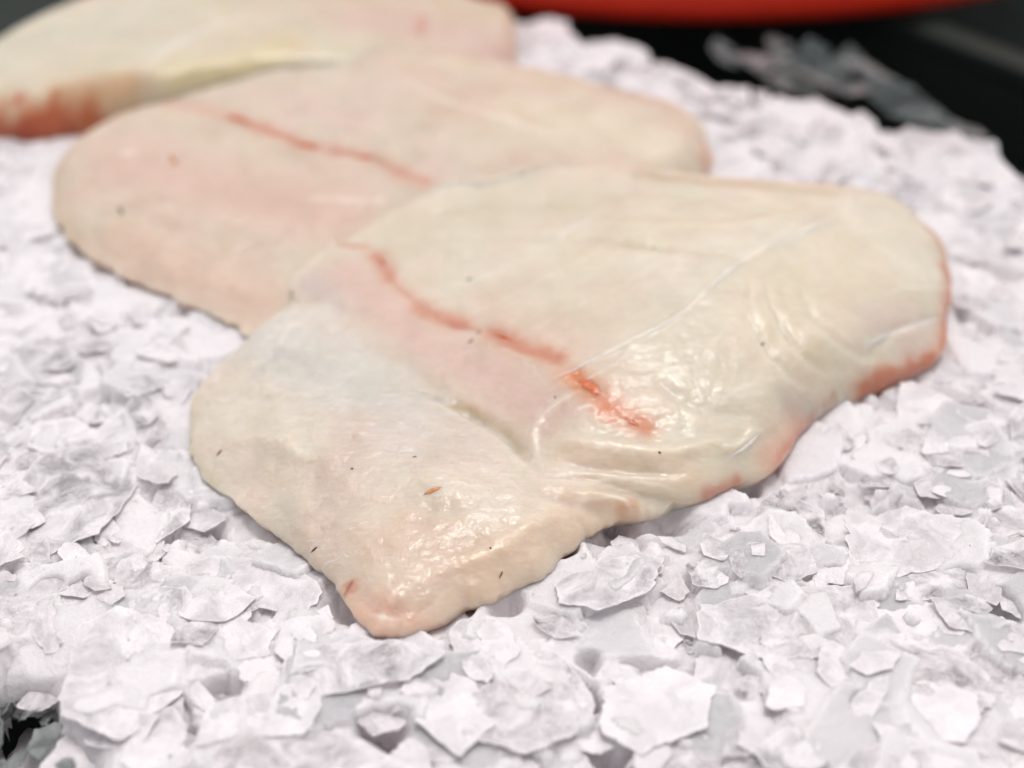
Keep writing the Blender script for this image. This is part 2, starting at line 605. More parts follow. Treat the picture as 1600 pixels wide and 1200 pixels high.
def ice_top(P, r=0.0):
    """height of the wet ice surface, or its mean over a patch"""
    P = np.atleast_2d(P)
    tot = 0
    offs = [(0, 0)] if not r else [(0, 0), (r, 0), (-r, 0), (0, r), (0, -r)]
    for a, b in offs:
        i = np.clip(np.searchsorted(xs, P[:, 0] + a), 0, NX - 1)
        j = np.clip(np.searchsorted(ys, P[:, 1] + b), 0, NY - 1)
        tot = tot + GZ[j, i]
    return tot / len(offs)


heap_ob = link('packed_ice', me)
tag(heap_ob, 'white packed flake ice filling the crate under the fillets', None, None, 'stuff')
bounce_ice = link('packed_ice', me)                          # unseen copy added below, bounces leaked light back up into the flakes
bounce_ice.location.z = -0.0055
tag(bounce_ice, 'unseen packed ice layer added under the heap surface to brighten it', None, None, 'stuff')

# the crate: its far wall runs behind the ice, parallel to the edge of the heap
crate = bpy.data.objects.new('fish_crate', None)
COL.objects.link(crate)
ca = at(1400, 45, -0.03)
cb = at(1640, 138, -0.03)
u_dir = (cb - ca) / np.linalg.norm(cb - ca)
n_dir = np.array([-u_dir[1], u_dir[0]])
if n_dir[1] < 0: n_dir = -n_dir
corner = ca - u_dir * 0.78
CL, CW = 1.25, 0.72
crate.location = (corner[0], corner[1], Z_TABLE)
crate.rotation_euler = (0, 0, math.atan2(u_dir[1], u_dir[0]))
tag(crate, 'black plastic crate holding the ice and the fillets', 'crate')
bpy.context.view_layer.update()


def box(x0, x1, y0, y1, z0, z1, bev=0.0):
    import bmesh
    bm = bmesh.new()
    bmesh.ops.create_cube(bm, size=1)
    for v in bm.verts:
        v.co = Vector(((x0 + x1) / 2 + v.co.x * (x1 - x0), (y0 + y1) / 2 + v.co.y * (y1 - y0), (z0 + z1) / 2 + v.co.z * (z1 - z0)))
    if bev:
        bmesh.ops.bevel(bm, geom=bm.edges[:], offset=bev, segments=3, affect='EDGES', profile=0.5)
    me = bpy.data.meshes.new('box')
    bm.to_mesh(me)
    bm.free()
    return me


def cpart(name, me, mat):
    me.materials.append(mat)
    o = bpy.data.objects.new(name, me)
    COL.objects.link(o)
    o.parent = crate
    return o


RIMZ = -0.03 - Z_TABLE
cpart('base', box(0, CL, -CW, 0, 0.001, 0.008), MAT_BLACK)
cpart('side_wall', box(0, CL, 0.0005, 0.006, 0.001, RIMZ - 0.005), MAT_BLACK)
cpart('side_wall', box(0, CL, -CW - 0.006, -CW - 0.0005, 0.001, RIMZ - 0.005), MAT_BLACK)
cpart('side_wall', box(-0.006, -0.0005, -CW, 0, 0.001, RIMZ - 0.005), MAT_BLACK)
cpart('side_wall', box(CL + 0.0005, CL + 0.006, -CW, 0, 0.001, RIMZ - 0.005), MAT_BLACK)
cpart('rim', box(-0.016, CL + 0.016, -0.002, 0.016, RIMZ - 0.005, RIMZ + 0.006, 0.003), MAT_BLACK)
cpart('rim', box(-0.016, CL + 0.016, -CW - 0.016, -CW + 0.002, RIMZ - 0.005, RIMZ + 0.006, 0.003), MAT_BLACK)

# the red tub standing behind the crate
Z_TUB = -0.022
tb = at(1115, 53, Z_TUB)
RT = 0.40
prof = [(0.02, 0.006), (RT - 0.03, 0.006), (RT - 0.018, 0.0), (RT - 0.006, 0.004), (RT, 0.014), (RT - 0.03, 0.05), (RT - 0.085, 0.12), (RT - 0.09, 0.15), (RT - 0.075, 0.15),
        (RT - 0.071, 0.157), (RT - 0.077, 0.163), (RT - 0.10, 0.158), (RT - 0.045, 0.05), (RT - 0.04, 0.014), (0.02, 0.012)]
V, F = [], []
NS = 128
for r, z in prof:
    for k in range(NS):
        a = 2 * math.pi * k / NS
        V.append((r * math.cos(a), r * math.sin(a), z))
for j in range(len(prof) - 1):
    for k in range(NS):
        F.append((j * NS + k, j * NS + (k + 1) % NS, (j + 1) * NS + (k + 1) % NS, (j + 1) * NS + k))
F.append(tuple(range(NS))[::-1])
F.append(tuple(range((len(prof) - 1) * NS, len(prof) * NS)))
tub = link('tub', mesh_of('tub', V, F, MAT_RED))
tub.location = (tb[0], tb[1] + RT, Z_TUB)
tag(tub, 'round red plastic tub, out of focus behind the ice', 'tub')

# ------------------------------------------------------------------ fish fillets
CREAM = (0.70, 0.64, 0.53)


class Slab:
    """one piece of fish: outline rows (px, py, z mm, rounding mm), heights (px, py, z mm)"""
    def __init__(self, outline, heights, centre, zc, jag=0.5, seed=0, power=2.0, crumple=1.0):
        self.power, self.crumple = power, crumple
        ob = np.array([[*at(o[0], o[1], o[2] * MM), o[2] * MM, (o[3] if len(o) > 3 else 10) * MM] for o in outline])
        self.T = TPS([at(a, b, z * MM) for a, b, z in heights], np.array([z * MM for a, b, z in heights]))
        self.b = smooth_closed(ob, 960)
        x, y = self.b[:, 0].copy(), self.b[:, 1].copy()
        self.b[:, 0] += jag * MM * fbm(x, y, 0.011, 4, seed + 5, 0.6)
        self.b[:, 1] += jag * MM * fbm(x, y, 0.011, 4, seed + 15, 0.6)
        self.c = at(centre[0], centre[1], zc * MM)
        self.coarse = self.b[::4]
        self.relief = []
        self.seed = seed

    def px(self, pts):
        """places of the photograph -> plan points on this piece"""
        out = []
        zs = np.linspace(40, 0, 81) * MM
        for a, b in pts:
            Q = np.array([at(a, b, z) for z in zs])
            hit = np.nonzero(self.z(Q, False) >= zs)[0]
            out.append(Q[hit[0]] if len(hit) else Q[-1])
        return np.array(out)

    def ridge(self, pts, width, height):
        p = self.px(pts)
        if len(p) > 2:
            p = smooth_open(p, 3 * len(p))
        self.relief.append((p, width * MM, height * MM))

    def z(self, P, fine=True, sharp_out=False):
        d, i, t = seg_dist(P, self.coarse[:, :2], True)
        j = (i + 1) % len(self.coarse)
        if not fine:
            d = np.where(inside(P, self.coarse[:, :2]), d, 0)
        zb = self.coarse[i, 2] * (1 - t) + self.coarse[j, 2] * t
        r = self.coarse[i, 3] * (1 - t) + self.coarse[j, 3] * t
        q = np.clip(d / r, 0, 1)
        f = (1 - (1 - q) ** self.power) ** (1 / self.power)
        if sharp_out:
            out = ~inside(P, self.coarse[:, :2])
        T = np.maximum(self.T(P), zb + 0.4 * MM)
        z = zb + (T - zb) * f
        if not fine:
            return z
        x, y = P[:, 0], P[:, 1]
        fade = np.clip(d / (4 * MM), 0, 1)
        z = z + self.crumple * fade * (0.60 * MM * fbm(x, y, 0.022, 3, self.seed + 50) + 0.24 * MM * fbm(x, y, 0.007, 4, self.seed + 60, 0.6))
        wx = P + 0.8 * MM * np.stack([fbm(x, y, 0.007, 3, 70), fbm(x, y, 0.007, 3, 80)], 1)
        for p, w, h in self.relief:
            dd, k, tt = seg_dist(wx, p)
            n = max(len(p) - 1, 1)
            s = (k + tt) / n
            taper = np.clip(np.minimum(s, 1 - s) * 5, 0.0, 1) if len(p) > 1 else 1.0
            z = z + h * np.exp(-(dd / w) ** 2) * (0.25 + 0.75 * taper)
        if sharp_out:
            z = np.where(out, zb - 1.3 * d, z)
        return z

    def build(self, name, mat, rings, step, paint, parent=None, under=6 * MM):
        b = self.b[::step]
        n = len(b)
        s = np.linspace(0, 1, rings + 1)[1:]
        t = 1 - (1 - s) ** 1.55
        P = (self.c + (b[None, :, :2] - self.c) * t[:, None, None])
        P = np.concatenate([self.c[None], P.reshape(-1, 2)])
        zz = self.z(P)
        low = []
        for off, dz in ((0.6, -1.6), (2.2, -3.6), (5.0, -6.5)):
            dirn = self.c - b[:, :2]
            dirn /= np.linalg.norm(dirn, axis=1)[:, None]
            low.append(np.column_stack([b[:, :2] + dirn * off * MM, b[:, 2] + dz * MM]))
        bz = np.full(n, -under)
        dirn = self.c - b[:, :2]
        low.append(np.column_stack([b[:, :2] + dirn * 0.12, np.minimum(b[:, 2] - 7 * MM, bz)]))
        V = np.concatenate([np.column_stack([P, zz])] + low + [np.array([[self.c[0], self.c[1], -under]])])
        tot = rings + 4
        F = []
        k = np.arange(n)
        kn = (k + 1) % n
        T1 = np.stack([np.zeros(n, int), 1 + k, 1 + kn], 1)
        q = []
        for r in range(tot - 1):
            a = 1 + r * n
            q.append(np.stack([a + k, a + n + k, a + n + kn], 1))
            q.append(np.stack([a + k, a + n + kn, a + kn], 1))
        a = 1 + (tot - 1) * n
        q.append(np.stack([a + k, np.full(n, len(V) - 1), a + kn], 1))
        me = mesh_np(name, V, np.concatenate([T1] + q), mat)
        colr, grain = paint(V[:, :2])
        ca_ = me.color_attributes.new('flesh', 'FLOAT_COLOR', 'POINT')
        ca_.data.foreach_set('color', np.column_stack([colr, np.ones(len(V))]).astype(np.float32).ravel())
        ga = me.attributes.new('grain', 'FLOAT', 'POINT')
        ga.data.foreach_set('value', grain.astype(np.float32))
        return link(name, me, parent)


class Joined(Slab):
    """two pieces of one fillet grown together: the upper lies over the lower and melts into it"""
    def __init__(self, a, b, centre, zc, k=1.3):
        self.a_, self.b_, self.k = a, b, k * MM
        self.c = at(centre[0], centre[1], zc * MM)
        rows = np.concatenate([a.b[~inside(a.b[:, :2], b.b[::2, :2])], b.b[~inside(b.b[:, :2], a.b[::2, :2])]])
        ang = np.arctan2(*(rows[:, :2] - self.c).T[::-1])
        rows = rows[np.argsort(ang)]
        rad = np.hypot(*(rows[:, :2] - self.c).T)
        ang = np.sort(ang)
        q = np.linspace(-np.pi, np.pi, 2880, endpoint=False)
        fine = np.column_stack([self.c[0] + np.cos(q) * np.interp(q, ang, rad, period=2 * np.pi),
                                self.c[1] + np.sin(q) * np.interp(q, ang, rad, period=2 * np.pi),
                                np.interp(q, ang, rows[:, 2], period=2 * np.pi), np.interp(q, ang, rows[:, 3], period=2 * np.pi)])
        ln = np.concatenate([[0], np.cumsum(np.hypot(*np.diff(fine[:, :2], axis=0).T))])
        e = np.linspace(0, ln[-1], 960, endpoint=False)
        self.b = np.stack([np.interp(e, ln, fine[:, j]) for j in range(4)], 1)
        self.coarse = self.b[::4]

    def both(self, P, fine=True):
        return self.a_.z(P, True, True), self.b_.z(P, True, True)

    def z(self, P, fine=True, sharp_out=False):
        za, zb = self.both(P)
        h = np.clip(0.5 + 0.5 * (za - zb) / self.k, 0, 1)
        return zb + (za - zb) * h + self.k * h * (1 - h) * 0.6


def painter(slab, base, strokes, grain_base=0.1, grain_strokes=()):
    """pigment of the flesh, with highlights on folds and wet spots painted in: strokes are (photograph places, half width mm, colour, strength[, edge raggedness mm])"""
    prep = []
    for s in strokes:
        p = slab.px(s[0])
        if len(p) > 2:
            p = smooth_open(p, 3 * len(p))
        prep.append((p, s[1] * MM, np.array(s[2]), s[3], (s[4] if len(s) > 4 else 0.7) * MM))
    gprep = [(slab.px(s[0]), s[1] * MM, s[2]) for s in grain_strokes]

    def f(P):
        x, y = P[:, 0], P[:, 1]
        w1 = np.stack([fbm(x, y, 0.006, 4, 110, 0.65), fbm(x, y, 0.006, 4, 120, 0.65)], 1)
        c = np.tile(np.array(base), (len(P), 1))
        patch = fbm(x, y, 0.03, 4, 130)
        c = c * (1 + 0.05 * patch[:, None] * np.array([0.6, 0.9, 1.6]))
        hue = fbm(x, y, 0.016, 4, 150, 0.6)[:, None]
        c = c * (1 + 0.055 * hue * np.array([0.3, -1.0, -0.6])) * (1 + 0.05 * fbm(x, y, 0.006, 4, 160, 0.6)[:, None])
        broken = 0.5 + 0.5 * fbm(x, y, 0.004, 3, 140)
        for p, w, col, st, rag in prep:
            d, ix, tt = seg_dist(P + w1 * rag * 1.6, p)
            k = st * np.exp(-(d / w) ** 2)
            if len(p) > 1 and w < 3 * MM:
                sp = (ix + tt) / (len(p) - 1)
                k = k * np.clip(np.minimum(sp, 1 - sp) * 7 + 0.2, 0, 1)
            if w < 1.0 * MM:
                k = k * (0.35 + 0.95 * broken)
            k = np.clip(k, 0, 1)[:, None]
            c = c * (1 - k) + col * k
        c = c * np.array([0.905, 0.868, 0.860])             # raw flesh is a little darker and rosier than the pigments above
        g = np.full(len(P), grain_base)
        for p, w, s in gprep:
            d, _, _ = seg_dist(P, p)
            g = np.maximum(g, s * np.exp(-(d / w) ** 4))
        return c, g
    return f


RED = (0.50, 0.085, 0.035)
ORED = (0.56, 0.12, 0.03)
PINK = (0.68, 0.50, 0.44)
ROSE = (0.66, 0.36, 0.28)
WHITE = (0.86, 0.80, 0.73)
YELL = (0.71, 0.64, 0.50)
GREY = (0.645, 0.625, 0.575)
GREEN = (0.68, 0.63, 0.52)
PEACH = (0.69, 0.515, 0.41)
BROWN = (0.50, 0.37, 0.23)

# ---- nearest fillet: thick loin lying over its thin belly flap
flap = Slab([(1092, 786, 2, 11), (1020, 800, 2, 12), (950, 822, 2, 12), (900, 855, 2, 12), (850, 900, 2, 12), (790, 930, 2, 12), (720, 955, 2, 13), (660, 985, 2, 14), (600, 994, 2, 14), (560, 970, 2, 14),
             (520, 915, 2, 13), (470, 868, 2, 13), (410, 820, 2, 13), (340, 765, 2, 13), (302, 720, 2, 13), (296, 660, 2, 13), (300, 618, 3, 12), (345, 570, 4, 11), (400, 520, 5, 10), (440, 488, 6, 9), (478, 476, 6, 9),
             (540, 500, 6, 4), (640, 560, 6, 4), (760, 625, 6, 4), (860, 690, 6, 4), (960, 725, 6, 4), (1050, 760, 5, 4)],
            [(350, 640, 7.0), (400, 565, 8.5), (460, 515, 10.5), (500, 650, 12), (600, 700, 13.5), (700, 750, 14.5), (500, 800, 9), (600, 880, 10), (620, 950, 7.5), (750, 880, 9.5), (850, 830, 10.5),
             (950, 785, 10), (650, 620, 10.5), (790, 720, 11), (420, 740, 7.5), (560, 570, 10), (560, 790, 10.5), (450, 690, 11.5), (1050, 775, 7), (850, 760, 12)],
            (620, 760), 8, 2.2, 3, 1.6, 2.1)
loin = Slab([(470, 476, 10, 6), (456, 437, 12, 6), (500, 396, 13, 6), (545, 373, 14, 7), (600, 341, 15, 8), (680, 302, 17, 9), (770, 274, 19, 9), (870, 263, 20, 10), (980, 268, 21, 10), (1080, 281, 22, 10),
             (1200, 291, 22, 10), (1330, 301, 20, 12), (1400, 316, 18, 14), (1440, 350, 15, 16), (1474, 388, 11, 18), (1484, 430, 8, 18), (1488, 456, 7, 18), (1480, 500, 5, 16), (1474, 548, 4, 14), (1440, 572, 4, 14),
             (1380, 600, 4, 16), (1300, 636, 4, 16), (1258, 672, 4, 14), (1205, 738, 4, 10), (1150, 756, 4, 10), (1092, 783, 4, 7), (1030, 779, 6, 7), (960, 764, 8.5, 7), (880, 760, 9.5, 7), (838, 732, 8.5, 6),
             (790, 686, 9.0, 5), (700, 636, 8.0, 6), (600, 596, 7.0, 20), (530, 556, 7.5, 22), (490, 520, 7.5, 18)],
            [(700, 400, 19.5), (900, 300, 25), (1150, 310, 29), (1350, 330, 26), (1150, 415, 32), (1000, 480, 28), (880, 590, 21), (750, 500, 18.5), (600, 420, 16.5), (520, 450, 13), (1400, 450, 21), (1440, 530, 12),
             (1300, 560, 20), (1200, 620, 17), (1050, 690, 14.5), (950, 705, 14.5), (860, 690, 13), (1090, 745, 10), (1250, 500, 26.5), (700, 590, 13), (1000, 610, 21), (1420, 390, 22), (780, 640, 13), (600, 540, 12.6),
             (1150, 700, 12), (1250, 640, 11)],
            (930, 520), 24, 0.9, 20, 2.0, 1.3)
loin.ridge([(1310, 335), (1165, 402), (1050, 500), (880, 592)], 1.1, 0.5)
loin.ridge([(590, 400), (612, 440), (650, 470), (700, 508), (770, 520), (870, 565), (930, 615), (1005, 670)], 2.2, -0.35)
loin.ridge([(870, 690), (950, 700), (1050, 712), (1150, 690)], 2.6, 1.4)
loin.ridge([(870, 728), (960, 730), (1060, 742)], 2.0, -1.4)
loin.ridge([(900, 612), (840, 660), (835, 715), (862, 742)], 1.2, 0.6)
loin.ridge([(760, 372), (900, 375), (1010, 385), (1130, 402)], 3.0, -1.2)
loin.ridge([(1160, 430), (1170, 490), (1200, 550), (1250, 605)], 1.6, -0.9)
loin.ridge([(1190, 430), (1215, 500), (1260, 560), (1330, 592)], 1.4, -0.8)
loin.ridge([(1350, 560), (1400, 516), (1470, 502)], 1.3, -0.8)
loin.ridge([(1130, 715), (1190, 672)], 1.6, 1.1)
loin.ridge([(1130, 690), (1200, 680), (1240, 640)], 2.0, -0.6)
for piece in (loin, flap):
    piece.ridge([(640, 608), (700, 634), (765, 668), (805, 700), (845, 738)], 1.5, -1.1)
    piece.ridge([(845, 745), (930, 750), (1010, 762)], 1.4, -0.9)
loin.ridge([(1240, 430), (1270, 500), (1330, 550), (1400, 560)], 1.5, -0.6)
loin.ridge([(900, 345), (1000, 352), (1150, 350), (1260, 330)], 2.5, 0.7)
loin.ridge([(1020, 600), (1100, 640), (1180, 655)], 2.5, -0.7)
loin.ridge([(640, 345), (780, 320), (900, 320)], 3.0, -0.6)
flap.ridge([(345, 700), (420, 690), (500, 720), (570, 700)], 3.0, 0.8)
flap.ridge([(400, 600), (470, 620), (520, 600)], 2.6, 0.8)
flap.ridge([(620, 780), (700, 800), (800, 780)], 3.0, -0.7)
flap.ridge([(680, 900), (780, 860), (870, 800)], 3.0, 0.8)
flap.ridge([(460, 600), (480, 700), (500, 780), (520, 850)], 4.0, -1.0)
flap.ridge([(560, 590), (640, 640), (700, 680)], 3.5, 0.6)
flap.ridge([(900, 775), (970, 782), (1000, 800)], 1.6, 1.1)
flap.ridge([(840, 770), (920, 795), (960, 815)], 2.2, -1.1)
flap.ridge([(560, 930), (600, 955), (640, 950)], 2.2, -0.8)
flap.ridge([(390, 600), (440, 540)], 2.5, -0.6)
flap.ridge([(700, 830), (760, 790), (820, 770)], 2.5, 0.6)

loin_paint = painter(loin, CREAM, [
    ([(620, 380), (760, 330), (900, 310)], 16, (0.655, 0.60, 0.48), 0.8),
    ([(540, 430), (640, 520), (760, 580), (850, 640)], 11, PINK, 0.85),
    ([(480, 440), (520, 480)], 7, (0.61, 0.52, 0.49), 0.8),
    ([(490, 500), (560, 555), (640, 600)], 6, (0.655, 0.61, 0.56), 0.75),
    ([(760, 470), (900, 540), (1010, 620)], 9, (0.70, 0.55, 0.46), 0.6),
    ([(1250, 440), (1220, 520), (1330, 420)], 17, YELL, 0.8),
    ([(1020, 540), (1100, 580), (1180, 620)], 12, GREEN, 0.8),
    ([(900, 400), (1100, 350), (1250, 320)], 10, YELL, 0.45),
    ([(880, 720), (1000, 735), (1080, 745)], 6, (0.70, 0.57, 0.43), 0.7),
    ([(1360, 500), (1440, 500), (1420, 545)], 7, (0.62, 0.52, 0.46), 0.7),
    ([(1240, 640), (1270, 655)], 5, (0.50, 0.46, 0.42), 0.8),
    ([(1200, 725), (1250, 670)], 5, ROSE, 0.6),
    ([(1000, 275), (1130, 288), (1300, 303)], 3.0, BROWN, 0.45, 1.6),
    ([(960, 270), (1060, 283), (1200, 300)], 1.2, BROWN, 0.5, 2.0),
    ([(1455, 360), (1470, 378), (1480, 410), (1485, 440)], 3.4, (0.62, 0.30, 0.16), 0.7),
    ([(1480, 425), (1487, 456), (1480, 505), (1472, 545)], 3.4, (0.58, 0.19, 0.10), 0.8, 1.2),
    ([(1470, 550), (1440, 570), (1400, 590), (1365, 606), (1330, 622)], 2.4, (0.58, 0.17, 0.08), 0.85, 1.2),
    ([(1305, 630), (1285, 646)], 0.9, (0.34, 0.13, 0.07), 0.6, 1.2),
    ([(1280, 650), (1250, 680), (1205, 735)], 1.3, RED, 0.4),
    ([(1160, 750), (1125, 772), (1092, 783)], 1.6, RED, 0.55),
    ([(525, 384), (580, 388)], 1.7, (0.58, 0.30, 0.22), 0.75),
    ([(588, 400), (615, 445), (650, 470)], 3.6, ROSE, 0.45),
    ([(590, 400), (610, 436)], 3.0, (0.60, 0.26, 0.17), 0.7, 1.4),
    ([(610, 436), (655, 478)], 1.2, (0.62, 0.32, 0.23), 0.6),
    ([(655, 482), (680, 495), (720, 505)], 4.4, (0.60, 0.28, 0.19), 0.85),
    ([(700, 505), (750, 518)], 1.6, RED, 0.4),
    ([(768, 520), (820, 543), (870, 563)], 5.0, ROSE, 0.6),
    ([(768, 520), (820, 543), (870, 562)], 3.4, (0.60, 0.25, 0.15), 0.8, 1.6),
    ([(895, 588), (935, 622)], 5.0, (0.66, 0.34, 0.20), 0.7),
    ([(897, 590), (914, 602), (936, 622)], 3.6, (0.64, 0.21, 0.06), 0.95, 1.8),
    ([(940, 632), (1005, 668)], 5.0, (0.64, 0.30, 0.20), 0.65),
    ([(950, 640), (1008, 672)], 3.4, (0.64, 0.23, 0.10), 0.85, 1.4),
    ([(1312, 334), (1250, 366), (1165, 402), (1135, 428), (1060, 492), (1035, 512), (950, 552), (870, 592)], 0.65, WHITE, 0.95, 1.0),
    ([(1045, 508), (960, 570), (905, 598)], 0.5, WHITE, 0.6, 1.2),
    ([(1250, 350), (1200, 378), (1150, 405)], 1.6, WHITE, 0.5),  # highlight along the ridge, painted pale
    ([(922, 342), (880, 364)], 0.9, WHITE, 0.85),  # white line with its highlight painted in
    ([(640, 470), (700, 445), (760, 430)], 0.5, WHITE, 0.4),
    ([(1160, 425), (1163, 480), (1188, 540), (1225, 592), (1262, 612)], 1.0, (0.77, 0.71, 0.58), 0.75),
    ([(1182, 430), (1203, 492), (1240, 550), (1295, 582), (1355, 592)], 0.9, (0.78, 0.72, 0.58), 0.7),
    ([(960, 380), (1060, 392), (1150, 402)], 1.1, (0.60, 0.52, 0.36), 0.55),
    ([(1350, 562), (1352, 538), (1400, 516), (1470, 500)], 0.7, WHITE, 0.8),
    ([(1486, 457), (1440, 450), (1380, 458)], 0.6, WHITE, 0.55),
    ([(892, 608), (845, 650), (832, 690), (845, 735)], 2.2, (0.80, 0.74, 0.66), 0.5, 1.4),  # pale fold, its highlight painted into the colour
    ([(920, 700), (960, 702), (1010, 712)], 1.1, WHITE, 0.6, 1.0),  # painted highlight on the raised fold
    ([(660, 470), (740, 440), (840, 395), (900, 350)], 0.7, WHITE, 0.38, 1.6),
    ([(720, 500), (820, 450), (930, 395), (1020, 350)], 0.6, WHITE, 0.34, 1.6),
    ([(800, 530), (900, 480), (1000, 430), (1090, 380)], 0.6, WHITE, 0.34, 1.6),
    ([(1020, 610), (1090, 570), (1140, 500)], 0.6, WHITE, 0.32, 1.6),
    ([(1080, 650), (1160, 610), (1210, 590)], 0.7, WHITE, 0.32, 1.6),
    ([(1260, 430), (1290, 500), (1340, 545)], 0.8, (0.78, 0.72, 0.60), 0.5, 1.2),
    ([(700, 560), (780, 545), (860, 600)], 0.5, WHITE, 0.3, 1.6),
    ([(1135, 722), (1190, 674)], 0.6, WHITE, 0.8),
    ([(862, 746), (930, 745), (1010, 752), (1060, 765)], 0.6, WHITE, 0.75),  # fold edge with its highlight painted white
    ([(900, 642), (925, 636)], 0.7, WHITE, 0.8),
    ([(955, 645), (975, 660), (988, 650)], 0.6, (0.85, 0.68, 0.58), 0.9),
    ([(800, 690), (760, 664), (700, 632), (650, 612)], 1.8, (0.56, 0.43, 0.26), 0.75, 1.4),
], 0.10, [([(500, 470), (520, 520)], 14, 0.5)])
flap_paint = painter(flap, (0.70, 0.63, 0.53), [
    ([(430, 530), (500, 580), (610, 640)], 20, (0.62, 0.61, 0.57), 0.9),
    ([(350, 620), (420, 680)], 12, (0.655, 0.615, 0.52), 0.7),
    ([(570, 660), (530, 740), (510, 800), (520, 850)], 9, (0.64, 0.53, 0.46), 0.7),
    ([(640, 700), (740, 680)], 11, (0.64, 0.575, 0.52), 0.7),
    ([(620, 860), (740, 880), (660, 930)], 15, PEACH, 0.55),
    ([(760, 900), (880, 830), (960, 800)], 9, (0.71, 0.56, 0.41), 0.6),
    ([(450, 790), (440, 830)], 6, (0.60, 0.58, 0.50), 0.6),
    ([(600, 985), (560, 950), (650, 980)], 5, (0.72, 0.42, 0.32), 0.6),
    ([(545, 905), (552, 930)], 2.6, (0.62, 0.24, 0.15), 0.65),
    ([(540, 935), (553, 905)], 0.6, (0.25, 0.10, 0.07), 0.8),
    ([(690, 630), (740, 645), (790, 672), (830, 715)], 1.8, (0.54, 0.41, 0.23), 0.75, 1.4),
    ([(1000, 790), (960, 800)], 2.0, (0.62, 0.36, 0.24), 0.6),
    ([(1085, 783), (1050, 790)], 2.0, RED, 0.5),
    ([(300, 640), (300, 720), (345, 765)], 1.6, (0.60, 0.52, 0.38), 0.6),
    ([(430, 518), (450, 512), (480, 508)], 0.9, WHITE, 0.7),  # glint on the flap's upper corner, painted white
    ([(450, 512), (440, 545)], 0.9, WHITE, 0.6),
    ([(700, 850), (720, 830), (770, 800)], 0.9, WHITE, 0.45),  # painted glint on the wet flap
    ([(600, 960), (596, 970)], 1.4, WHITE, 0.7),  # painted glint at the tip
    ([(660, 905), (610, 935)], 0.8, WHITE, 0.5),
    ([(900, 780), (960, 780), (985, 800)], 0.7, WHITE, 0.7),
], 0.25, [([(420, 560), (560, 620), (700, 700)], 40, 1.0), ([(450, 720), (600, 800)], 32, 0.8)])

fillet = bpy.data.objects.new('fish_fillet', None)
COL.objects.link(fillet)
fillet.location = (*at(850, 620, 0.0), 0)
bpy.context.view_layer.update()
tag(fillet, 'pale skinless fillet nearest the viewer, red blood line across its middle, ragged grey belly flap', 'fish fillet', 'raw white fish fillets laid on the ice')
body = Joined(loin, flap, (850, 620), 14)


def body_paint(P):
    ca_, ga_ = loin_paint(P)
    cb_, gb_ = flap_paint(P)
    za, zb = body.both(P)
    x, y = P[:, 0], P[:, 1]
    w = np.clip(0.5 + (za - zb + 0.8 * MM * fbm(x, y, 0.008, 3, 301)) / (3.2 * MM), 0, 1)
    w = w * w * (3 - 2 * w)
    return cb_ * (1 - w[:, None]) + ca_ * w[:, None], gb_ * (1 - w) + ga_ * w


body.build('flesh', MAT_FLESH, 190, 1, body_paint, fillet)


def draped(slab, name, px, w, h, mat, parent, seed, lift=0.08):
    """a thin lens of clot or a fleck lying on the flesh along a line"""
    c = smooth_open(slab.px(px), 26)
    r = np.random.default_rng(seed)
    tn = np.gradient(c, axis=0)
    tn /= np.linalg.norm(tn, axis=1)[:, None] + 1e-12
    nr = np.stack([-tn[:, 1], tn[:, 0]], 1)
    m = 7
    rows = []
    for i in range(len(c)):
        s = i / (len(c) - 1)
        ww = w * MM * (math.sin(math.pi * (0.02 + 0.96 * s)) ** 0.7) * (0.65 + 0.6 * r.random())
        for k in range(m):
            q = -1 + 2 * k / (m - 1)
            rows.append((*(c[i] + nr[i] * ww * q), (1 - q * q) * h * MM * math.sin(math.pi * (0.02 + 0.96 * s)) - lift * MM * abs(q) ** 3))
    R = np.array(rows)
    z = slab.z(R[:, :2]) + R[:, 2]
    V = np.column_stack([R[:, :2], z])
    F = []
    for i in range(len(c) - 1):
        for k in range(m - 1):
            a = i * m + k
            F.append((a, a + 1, a + m + 1, a + m))
    return link(name, mesh_of(name, V, F, mat), parent)


for k, (p, w, h) in enumerate([
        ([(592, 402), (603, 418)], 0.7, 0.15),
        ([(772, 522), (800, 534)], 0.8, 0.15),
        ([(905, 594), (918, 602), (940, 620)], 2.0, 0.5),
        ([(975, 655), (998, 668)], 1.0, 0.25)]):
    draped(body, 'blood_clot', p, w, h, MAT_BLOOD, fillet, 300 + k)
for k, p in enumerate([[(727, 439), (739, 435)], [(731, 538), (740, 530)], [(744, 524), (752, 516)], [(1018, 389), (1024, 387)], [(1028, 708), (1033, 709)], [(866, 620), (868, 624)], [(1190, 540), (1193, 537)]]):
    draped(body, 'dark_fleck', p, (0.45, 0.3, 0.22, 0.28, 0.4, 0.2)[k % 6], 0.25, MAT_FLECK, fillet, 400 + k, 0.02)
for k, p in enumerate([[(338, 714), (347, 704)], [(644, 716), (652, 714)], [(486, 864), (496, 855)], [(780, 905), (786, 895)], [(765, 855), (768, 860)], [(548, 733), (552, 735)]]):
    draped(body, 'dark_fleck', p, (0.4, 0.25, 0.45, 0.2, 0.3)[k % 5], 0.25, MAT_FLECK, fillet, 430 + k, 0.02)
for k, p in enumerate([[(1300, 341), (1250, 366), (1200, 388)], [(1165, 402), (1138, 426), (1100, 458)], [(1078, 478), (1040, 508), (1000, 528)], [(980, 540), (930, 562), (872, 591)],
                       [(1352, 545), (1375, 528), (1400, 516)], [(1425, 510), (1468, 501)], [(1140, 718), (1165, 700), (1188, 676)], [(922, 342), (885, 362)]]):
    draped(body, 'sinew', p, 0.42, 0.22, MAT_THREAD, fillet, 470 + k, 0.05)
